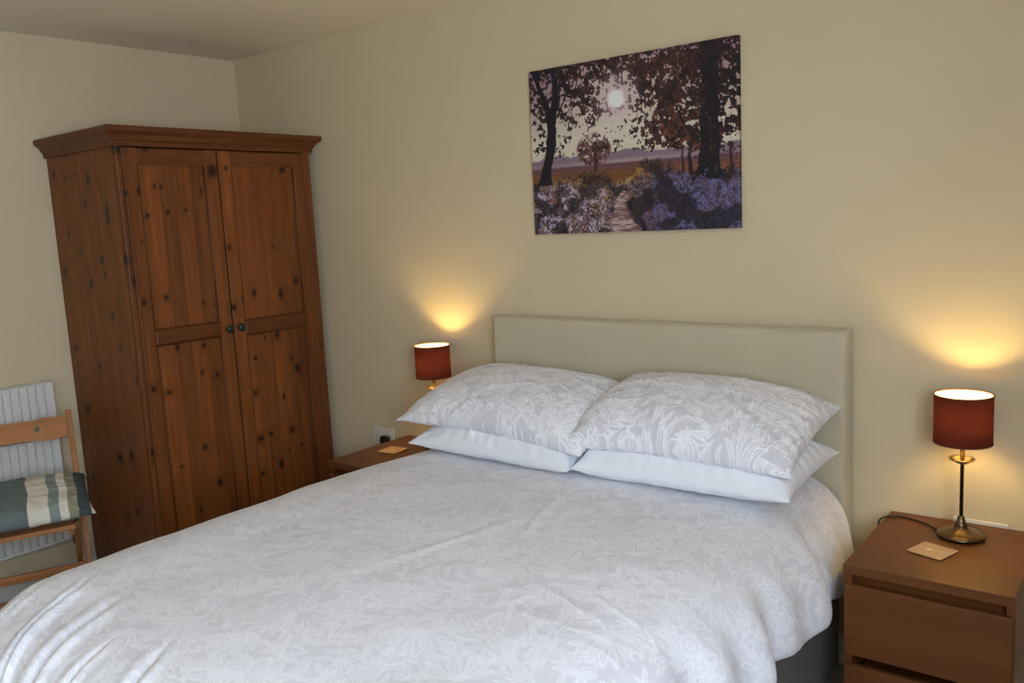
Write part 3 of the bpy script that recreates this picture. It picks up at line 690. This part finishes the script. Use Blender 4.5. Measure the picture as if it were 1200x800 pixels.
# ------------------------------------------------------------------ coasters
def coaster(corners, th, mtl, label, letters):
    c = sum((Vector(p) for p in corners), Vector()) / 4
    r = empty('coaster', (c.x, c.y, .5502)); tag(r, label, 'coaster')
    ex = ((Vector(corners[1]) + Vector(corners[2])) - (Vector(corners[0]) + Vector(corners[3]))) / 2
    ang = math.atan2(ex.y, ex.x); r.rotation_euler = (0, 0, ang)
    s = .048
    bm = bmesh.new(); n = 6; pts = []
    for cx, cy, a0 in ((s, s, 0), (-s, s, 90), (-s, -s, 180), (s, -s, 270)):
        for k in range(n + 1):
            a = math.radians(a0 + 90 * k / n); pts.append((cx - math.copysign(.007, cx) + .007 * math.cos(a), cy - math.copysign(.007, cy) + .007 * math.sin(a)))
    lo = [bm.verts.new((x, y, 0)) for x, y in pts]; hi = [bm.verts.new((x, y, th)) for x, y in pts]
    bm.faces.new(hi); bm.faces.new(lo[::-1])
    for k in range(len(pts)):
        f = bm.faces.new((lo[k], lo[(k + 1) % len(pts)], hi[(k + 1) % len(pts)], hi[k])); f.material_index = 1
    bm_obj('coaster_board', bm, [mtl, M_cedge], r)
    if letters:
        M_let = mat('engraved_lettering', (.62, .47, .34), .7)
        def gl(x, strokes):
            bm = bmesh.new()
            for (x0, y0, x1, y1) in strokes: bar(bm, (x + x0 * .014, -.008 + y0 * .017, th + .0003), (x + x1 * .014, -.008 + y1 * .017, th + .0003), (0, 0, 1), .0008, .0028, 0)
            bm_obj('letter', bm, M_let, r)
        gl(-.036, [(0, 0, 0, 1), (1, 0, 1, 1), (0, .5, 1, .5)])
        bm = bmesh.new(); lathe(bm, [(0, th + .0006), (.009, th + .0006), (.009, th), (0, th)], -.010, .001, 20); o_ = bm_obj('heart_inlay', bm, mat('pale_inlay', (.75, .62, .45), .5), r)
        gl(.006, [(0, 0, 0, 1), (0, 1, .5, .45), (.5, .45, 1, 1), (1, 1, 1, 0)])
        gl(.027, [(0, 0, 0, 1), (0, 1, .9, 1), (0, .5, .8, .5), (0, 0, .9, 0)])
    else:
        bm = bmesh.new(); lathe(bm, [(0, th + .0008), (.008, th + .0008), (.008, th), (0, th)], .004, -.006, 20); bm_obj('round_inlay', bm, mat('pale_inlay_left', (.80, .55, .30), .5), r)
coaster([(3.300, -.323, 0), (3.393, -.350, 0), (3.423, -.264, 0), (3.330, -.233, 0)], .0035, M_coaster, 'square wooden coaster with pale lettering beside the lamp on the right chest', True)
coaster([(1.183, -.307, 0), (1.291, -.296, 0), (1.281, -.195, 0), (1.167, -.206, 0)], .006, M_coaster2, 'thick pale wooden coaster on the chest near the wardrobe', False)

# ------------------------------------------------------------------ sockets
def socket(x0, z0, label, plug):
    r = empty('wall_socket', (x0, 0, z0)); tag(r, label, 'socket', 'double wall sockets')
    box_obj('face_plate', (0, .147, -.010, -.0005, 0, .086), M_plastic, r, .003, 3)
    for k in (0, 1):
        cx = .040 + k * .066
        box_obj('switch', (cx + .012, cx + .024, -.0135, -.009, .054, .074), M_plastic, r, .001)
        bm = bmesh.new()
        box(bm, cx - .0045, cx + .0005, -.0104, -.009, .038, .046); box(bm, cx - .014, cx - .006, -.0104, -.009, .018, .023); box(bm, cx + .004, cx + .012, -.0104, -.009, .018, .023)
        bm_obj('pin_hole', bm, M_hole, r)
    if plug:
        p = empty('plug', (x0 + .104, -.0106, z0 + .030)); tag(p, 'black plug pushed into the double socket behind the left chest', 'plug')
        bm = bmesh.new(); box(bm, -.025, .025, -.030, 0, -.024, .024, bev=.010, seg=3); bm_obj('plug_body', bm, M_black, p, True)
        bm = bmesh.new(); tube(bm, smooth_path([(0, -.016, -.022), (0, -.018, -.05), (.005, -.008, -.10), (.02, -.004, -.2), (.05, -.004, -.34)], 6), .0028, 8); bm_obj('flex', bm, M_black, p, True)
socket(.838, .478, 'cream double wall socket with a black plug, above the left chest', True)
socket(3.356, .474, 'cream double wall socket just peeping over the back of the right chest', False)

# ------------------------------------------------------------------ radiator
rad = empty('radiator', (0, -1.115, 0)); tag(rad, 'white ribbed panel radiator on the left wall behind the folding chair', 'radiator')
def radiator():
    Lr = 1.2; z0, z1 = .22, .925
    pitch = .0335
    bm = bmesh.new()
    # front sheet with pressed flutes
    cols = [(0, 0), (-.010, .0)]
    ys = [0.0, -.012]; xs = [.088, .094]; prof = []
    prof.append((0, .086)); prof.append((-.004, .094)); y = -.034
    while y > -Lr + .03:
        for dy, x in ((0, .094), (-.0020, .076), (-.0095, .078), (-.0155, .094)): prof.append((y + dy, x))
        y -= pitch
    prof.append((-Lr + .004, .094)); prof.append((-Lr, .086))
    zs = [z0, z0 + .006, z0 + .028, z0 + .045, z1 - .058, z1 - .041, z1 - .006, z1]
    grid = []
    for zi, z in enumerate(zs):
        row = []
        for (yy, x) in prof:
            xx = x if 3 <= zi <= 4 else (.094 if x > .086 else x)
            if zi in (0, 7): xx = .086
            row.append(bm.verts.new((xx, yy, z)))
        grid.append(row)
    for A, B in zip(grid[:-1], grid[1:]):
        for k in range(len(A) - 1): bm.faces.new((A[k], A[k + 1], B[k + 1], B[k]))
    bm_obj('front_panel', bm, M_rad, rad)
    box_obj('rear_panel', (.030, .040, -Lr, 0, z0, z1), M_rad, rad, .003)
    box_obj('top_grille', (.040, .086, -Lr + .004, -.004, z1 - .012, z1 - .002), M_rad, rad, .001)
    box_obj('side_cover', (.032, .088, -.004, .001, z0 + .02, z1 - .002), M_rad, rad, .001)
    box_obj('bottom_seam', (.094, .100, -Lr + .01, -.01, z0 + .010, z0 + .018), M_rad, rad, .002)
    for yy in (-.25, -.95): box_obj('wall_bracket', (.001, .031, yy - .015, yy + .015, z0 + .05, z1 - .1), M_rad, rad, .001)
    v = bmesh.new(); tube(v, [(.06, -.01, z0 + .04), (.06, .034, z0 + .04)], .010, 12); tube(v, [(.06, .032, z0 + .075), (.06, .032, z0 - .01)], .013, 12)
    tube(v, [(.06, .032, z0 + .10), (.06, .032, z0 + .07)], [.011, .017], 12); tube(v, [(.06, .032, z0 - .01), (.06, .032, z0 - .03)], .017, 6); bm_obj('valve', v, M_chrome, rad, True)
    v = bmesh.new(); tube(v, [(.06, .032, z0 - .02), (.06, .032, .0)], .0075, 12); bm_obj('pipe', v, M_rad, rad, True)
radiator()

# ------------------------------------------------------------------ folding chair (faces into the room, turned ~22 deg)
TH = R_(22)
ch = empty('folding_chair', (.262, -1.142, 0), -TH)   # local +x = forwards, local -y = towards its left stile
tag(ch, 'beech folding chair with a hole in its top rail, in front of the radiator', 'chair')
def chair():
    Wc = .40; top, seat_z = .822, .474
    def sp(t): return (.0 + (1 - t) * .42, t * top)        # stile: from front floor to back top
    for y in (0, -Wc):
        bm = bmesh.new(); bar(bm, (.40, y, 0.0), (0.0, y, top), (0, 1, 0), .022, .032, .003); bm_obj('stile', bm, M_chair, ch)
    for y in (-.028, -Wc + .028):
        bm = bmesh.new(); bar(bm, (.0, y, 0.0), (.40, y, seat_z - .02), (0, 1, 0), .020, .030, .003); bm_obj('rear_leg', bm, M_chair, ch)
    # top rail with a round hole
    bm = bmesh.new(); zc = top - .060; hh = .038; n = 24; cy, rh = -.118, .009
    def pt(y, z): return (.0 + (top - z) * .49, y, z)
    outer = []
    for k in range(n):
        a = 2 * PI * k / n; cx_, sx_ = math.cos(a), math.sin(a); m = max(abs(cx_), abs(sx_)); outer.append((cy + .03 * cx_ / m, zc + .03 * sx_ / m))
    for off in (0,):
        F = [bm.verts.new(pt(y, z)) for y, z in outer]; I = [bm.verts.new(pt(cy + rh * math.cos(2 * PI * k / n), zc + rh * math.sin(2 * PI * k / n))) for k in range(n)]
        for k in range(n): bm.faces.new((F[k], F[(k + 1) % n], I[(k + 1) % n], I[k]))
    def q(y0, y1, z0, z1): bm.faces.new([bm.verts.new(pt(a, b)) for a, b in ((y0, z0), (y1, z0), (y1, z1), (y0, z1))])
    y1_, y0_ = -.012, -Wc + .012
    q(y0_, cy - .03, zc - hh, zc + hh); q(cy + .03, y1_, zc - hh, zc + hh); q(cy - .03, cy + .03, zc + .03, zc + hh); q(cy - .03, cy + .03, zc - hh, zc - .03)
    bmesh.ops.remove_doubles(bm, verts=bm.verts[:], dist=1e-5)
    bmesh.ops.recalc_face_normals(bm, faces=bm.faces[:])
    o = bm_obj('top_rail', bm, M_chairr, ch); sd = o.modifiers.new('thick', 'SOLIDIFY'); sd.thickness = .014; sd.offset = 0
    bm = bmesh.new(); lathe(bm, [(rh + .0005, -.008), (rh + .003, -.008), (rh + .003, .0085), (rh + .0005, .0085)], n=24, closed=True)
    bm.transform(Matrix.Translation(pt(cy, zc)) @ Matrix.Rotation(math.atan2(1, .49) , 4, 'Y')); g = bm_obj('hole_ring', bm, M_brass2, o)
    # seat boards
    for k in range(6):
        x0 = .135 + k * .058
        box_obj('seat_slat', (x0, x0 + .052, -Wc + .042, -.042, seat_z - .006, seat_z + .006), M_chairr, ch, .002)
    for y in (-.048, -Wc + .048): box_obj('seat_rail', (.13, .48, y - .009, y + .009, seat_z - .034, seat_z - .007), M_chair, ch, .002)
    box_obj('seat_front_edge', (.478, .492, -Wc + .035, -.035, seat_z - .010, seat_z + .007), M_chairr, ch, .002)
    bm = bmesh.new(); bar(bm, (.28, -.010, .25), (.28, -Wc + .010, .25), (0, 0, 1), .032, .016, .003); bm_obj('rung', bm, M_chairr, ch)
    bm = bmesh.new(); bar(bm, (.07, -.03, .08), (.07, -Wc + .03, .08), (0, 0, 1), .028, .014, .003); bm_obj('rung', bm, M_chairr, ch)
M_brass2 = mat('hole_ring_grey', (.18, .19, .15), .5)  # plain grey for the ring lining the rail hole
chair()

# striped cushion on the chair seat
def cushion():
    def bend(P, UV):
        P = P.copy(); v = UV[:, 1]; P[:, 2] += 0
        return P
    o, (tx, ty) = pillow('cushion', .43, .40, .105, 6, M_stripe, False, (170, 120), bend, .07, 1.6)
    # stripes across the width (local x)
    s = tx / .43 + .5
    s = s + .006 * np.sin(ty * 30)
    cols = [(0.0, (.62, .58, .45)), (.03, (.045, .062, .068)), (.125, (.27, .255, .175)), (.20, (.66, .62, .52)), (.265, (.21, .255, .225)), (.345, (.66, .61, .50)), (.50, (.125, .155, .145)), (.80, (.62, .58, .47))]
    rgb = np.zeros((len(s), 3), np.float32)
    for p, c in cols: rgb[s >= p] = c
    attr_col(o.data, 'tint', rgb)
    return o
cu = cushion(); tag(cu, 'cushion with grey-green, olive and cream stripes lying on the folding chair', 'cushion')
_cl = Matrix.Rotation(-TH, 4, 'Z') @ Vector((.325, -.178, 0))
cu.matrix_world = Matrix.Translation((.262 + _cl.x, -1.142 + _cl.y, .546)) @ Matrix.Rotation(-TH, 4, 'Z') @ Matrix.Rotation(R_(8), 4, 'Y') @ Matrix.Rotation(-PI / 2, 4, 'Z')

# ------------------------------------------------------------------ canvas picture
def paint(U, V_, asp):
    X, Y = U, V_
    def lerp(a, b, t): return np.asarray(a)[None, None] * (1 - t[..., None]) + np.asarray(b)[None, None] * t[..., None]
    def over(img, col, m): return img * (1 - m[..., None]) + np.asarray(col) * m[..., None]
    S = lambda r, g, b: np.array([((c / 255) ** 2.2) for c in (r, g, b)])
    ds = np.hypot((X - .455) * asp, Y - .235)
    # leaf-like speckle: thresholded ridged noise at two sizes
    def speck(f, o1, o2): return .5 * fbm(X * f * asp + o1, Y * f + o2, 3, .6) + .3 * fbm(X * f * 2.3 * asp + o2, Y * f * 2.3 + o1, 2) + .2 * fbm(X * f * .3 * asp + o2, Y * f * .3, 2)
    img = lerp(S(165, 128, 140), S(226, 214, 190), sstep(.05, .5, Y))
    img = over(img, S(240, 226, 205), np.exp(-(ds / .28) ** 2) * .8)
    # far hills and mist
    hill = .560 - .030 * fbm(X * 30, X * 0 + 3, 3) - .022 * np.exp(-((X - .16) / .05) ** 2) - .022 * np.exp(-((X - .50) / .06) ** 2)
    img = over(img, S(122, 98, 120), sstep(-.006, .006, Y - hill) * .9)
    img = over(img, S(190, 158, 152), np.exp(-((Y - .588) / .012) ** 2) * .75 * np.clip(np.exp(-((X - .45) / .25) ** 2) + .3, 0, 1))
    fld = sstep(.592, .606, Y); fc = lerp(S(104, 70, 78), S(132, 82, 36), sstep(.60, .68, Y)) * (.6 + .8 * fbm(X * 10, Y * 90, 3))[..., None]
    img = img * (1 - fld[..., None]) + fc * fld[..., None]
    # lone tree in the field
    ct = np.hypot((X - .335) * asp / .115, (Y - .510) / .095)
    sp = speck(60, 3, 9)
    m = sstep(0, .04, (sp - .46) + .16 * (1 - ct)) * sstep(1.15, .95, ct)
    img = img * (1 - m[..., None]) + lerp(S(70, 40, 46), S(140, 92, 84), sstep(.45, .6, speck(80, 5, 2))) * m[..., None]
    img = over(img, S(52, 32, 34), ((np.abs(X - .342) < .005) & (Y > .50) & (Y < .64)).astype(float))
    # undergrowth
    top = .665 - .07 * np.exp(-((X - .62) / .09) ** 2) - .02 * np.exp(-((X - .30) / .12) ** 2) + .05 * np.exp(-((X - .455) / .045) ** 2)
    ug = sstep(-.004, .012, Y - top + (speck(70, 8, 1) - .5) * .16)
    n1 = speck(46, 1, 5); n2 = speck(62, 14, 2); n4 = speck(70, 4, 31); n5 = speck(85, 51, 7)
    base = lerp(S(42, 26, 34), S(104, 72, 52), sstep(.42, .58, n1))
    gold = sstep(.48, .56, n2) * (.25 + .75 * np.exp(-((X - .42) / .25) ** 2)) * (1 - .75 * sstep(.70, .88, Y))
    base = over(base, S(176, 132, 62), gold)
    lil = sstep(.515, .575, n4) * sstep(.66, .76, Y) * (.45 + .55 * sstep(.30, .10, X) + .3 * sstep(.5, .8, X))
    base = over(base, S(168, 152, 190), np.clip(lil, 0, 1) * .8)
    wh = sstep(.565, .60, n5) * sstep(.66, .76, Y) * sstep(.60, .30, X)
    base = over(base, S(214, 198, 214), wh)
    blue = sstep(.52, .66, X) * sstep(.62, .70, Y)
    base = over(base, S(44, 40, 78), blue * .45)
    base = over(base, S(118, 118, 176), blue * sstep(.53, .58, n5) * .7)
    base = over(base, S(26, 15, 24), sstep(.44, .56, fbm(X * 13 + 3, Y * 13, 3)) * .82)
    img = img * (1 - ug[..., None]) + base * ug[..., None]
    # worn path
    pc = .475 + .015 * np.sin(Y * 20); pw = np.where(Y < .76, .012, .012 + .26 * (Y - .76)) + .03 * (fbm(Y * 40, X * 12, 2) - .5)
    pm = sstep(-.006, .014, pw - np.abs(X - pc)) * sstep(.70, .76, Y)
    pcol = lerp(S(126, 90, 84), S(206, 176, 170), sstep(.35, .65, fbm(X * 30, Y * 100, 3)))
    img = img * (1 - (pm * .92)[..., None]) + pcol * (pm * .92)[..., None]
    # canopy
    G = lambda cx, cy, rx, ry: np.exp(-((X - cx) / rx) ** 2 - ((Y - cy) / ry) ** 2)
    dens = .10 + .62 * sstep(.50, .04, Y) + .75 * G(.95, .15, .34, .42) + .55 * G(.80, .50, .20, .10) + .35 * G(.68, .05, .2, .2) + .18 * G(.05, .42, .10, .15) + .25 * G(.28, .10, .18, .14) + .32 * G(.62, .40, .14, .10) + .2 * G(.17, .28, .16, .12) + .18 * G(.36, .34, .12, .10)
    dens -= .75 * G(.455, .235, .075, .10) + .30 * G(.30, .42, .10, .06) + .25 * G(.47, .44, .08, .05)
    dens -= 1.5 * sstep(.53, .60, Y) * sstep(.84, .74, X) + .55 * sstep(.56, .68, Y)
    dens = np.clip(dens, -.5, 1.0)
    lf = speck(38, 2, 6)
    fm = sstep(0, .016, lf - (.615 - .235 * dens))
    hi = sstep(.47, .58, speck(72, 9, 3))
    lc = lerp(S(30, 18, 26), S(112, 70, 58), hi * (.18 + .62 * np.exp(-(ds / .38) ** 2)))
    lc = over(lc, S(150, 84, 44), sstep(.545, .60, speck(58, 19, 8)) * (.25 + .5 * sstep(.25, .55, Y)) * sstep(.4, .7, X) * .8)
    lc = over(lc, S(20, 12, 22), sstep(.78, 1.0, X) * .45)
    img = img * (1 - fm[..., None]) + lc * fm[..., None]
    def trunk(pts, col, rough=.008, gaps=0):
        nonlocal img
        for (x0, y0, w0), (x1, y1, w1) in zip(pts[:-1], pts[1:]):
            t = np.clip((Y - y0) / (y1 - y0 + 1e-9), 0, 1); cx = x0 + (x1 - x0) * t; ww = w0 + (w1 - w0) * t
            m = (Y >= y0) & (Y <= y1) & (np.abs(X - cx + rough * (fbm(Y * 30, X * 0, 2) - .5)) < ww)
            if gaps: m &= (lf < .56)
            img = np.where(m[..., None], np.asarray(col)[None, None] * (.6 + .8 * fbm(X * 80, Y * 14, 2))[..., None], img)
    DK = S(28, 22, 34)
    trunk([(.02, .0, .010), (.06, .12, .013), (.10, .24, .016), (.118, .36, .024), (.112, .46, .027), (.088, .56, .025), (.075, .64, .028), (.068, .70, .044)], DK)
    trunk([(.128, .0, .012), (.145, .10, .016), (.140, .20, .018), (.12, .34, .02)], DK)
    trunk([(.22, .10, .003), (.19, .20, .004), (.15, .30, .007)], DK)
    trunk([(.885, .0, .040), (.885, .2, .036), (.88, .4, .040), (.88, .56, .042), (.872, .66, .050), (.868, .73, .072)], S(24, 15, 26), .012, 1)
    trunk([(.80, .50, .006), (.79, .60, .008), (.80, .70, .010)], S(44, 24, 26)); trunk([(.965, .55, .006), (.975, .72, .007)], S(64, 36, 26)); trunk([(.755, .52, .004), (.765, .68, .005)], S(60, 34, 30))
    trunk([(.695, .17, .003), (.72, .28, .004), (.77, .42, .006), (.83, .52, .01)], S(38, 22, 28))
    img = over(img, S(214, 170, 182), np.clip(np.exp(-(ds / .10) ** 2) * .7, 0, 1))
    img = over(img, S(255, 252, 244), 1 - sstep(.036, .066, ds + .022 * (fbm(X * 40, Y * 40, 2) - .5)))
    return np.clip(img, 0, 1)
def canvas():
    nx, nz = 460, 340; Wc, Hc = .833, .610
    u = np.linspace(0, 1, nx); v = np.linspace(0, 1, nz); U, V_ = np.meshgrid(u, v, indexing='ij')   # v down
    img = paint(U, V_, Wc / Hc) * .86
    F = np.stack([U * Wc - Wc / 2, np.full_like(U, -.024), -V_ * Hc + Hc / 2], -1).reshape(-1, 3)
    i, j = np.meshgrid(np.arange(nx - 1), np.arange(nz - 1), indexing='ij'); q = (i * nz + j).ravel(); Q = np.stack([q, q + 1, q + nz + 1, q + nz], 1)
    loop = [(i, 0) for i in range(nx)] + [(nx - 1, j) for j in range(1, nz)] + [(i, nz - 1) for i in range(nx - 2, -1, -1)] + [(0, j) for j in range(nz - 2, 0, -1)]
    li = np.array([i * nz + j for i, j in loop]); n0 = len(F); B = F[li].copy(); B[:, 1] = -.002; F = np.vstack([F, B]); m = len(li); k = np.arange(m); k2 = (k + 1) % m
    Q = np.vstack([Q, np.stack([li[k], li[k2], n0 + k2, n0 + k], 1)])
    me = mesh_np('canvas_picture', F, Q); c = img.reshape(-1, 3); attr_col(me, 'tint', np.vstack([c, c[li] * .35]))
    o = link('canvas_picture', me, M_canvas)
    o.matrix_world = Matrix.Translation((2.2948, 0, 1.7440)) @ Matrix.Rotation(R_(.35), 4, 'Y')
    tag(o, 'frameless canvas print of a low sun through autumn woodland, hung above the bed', 'picture')
canvas()
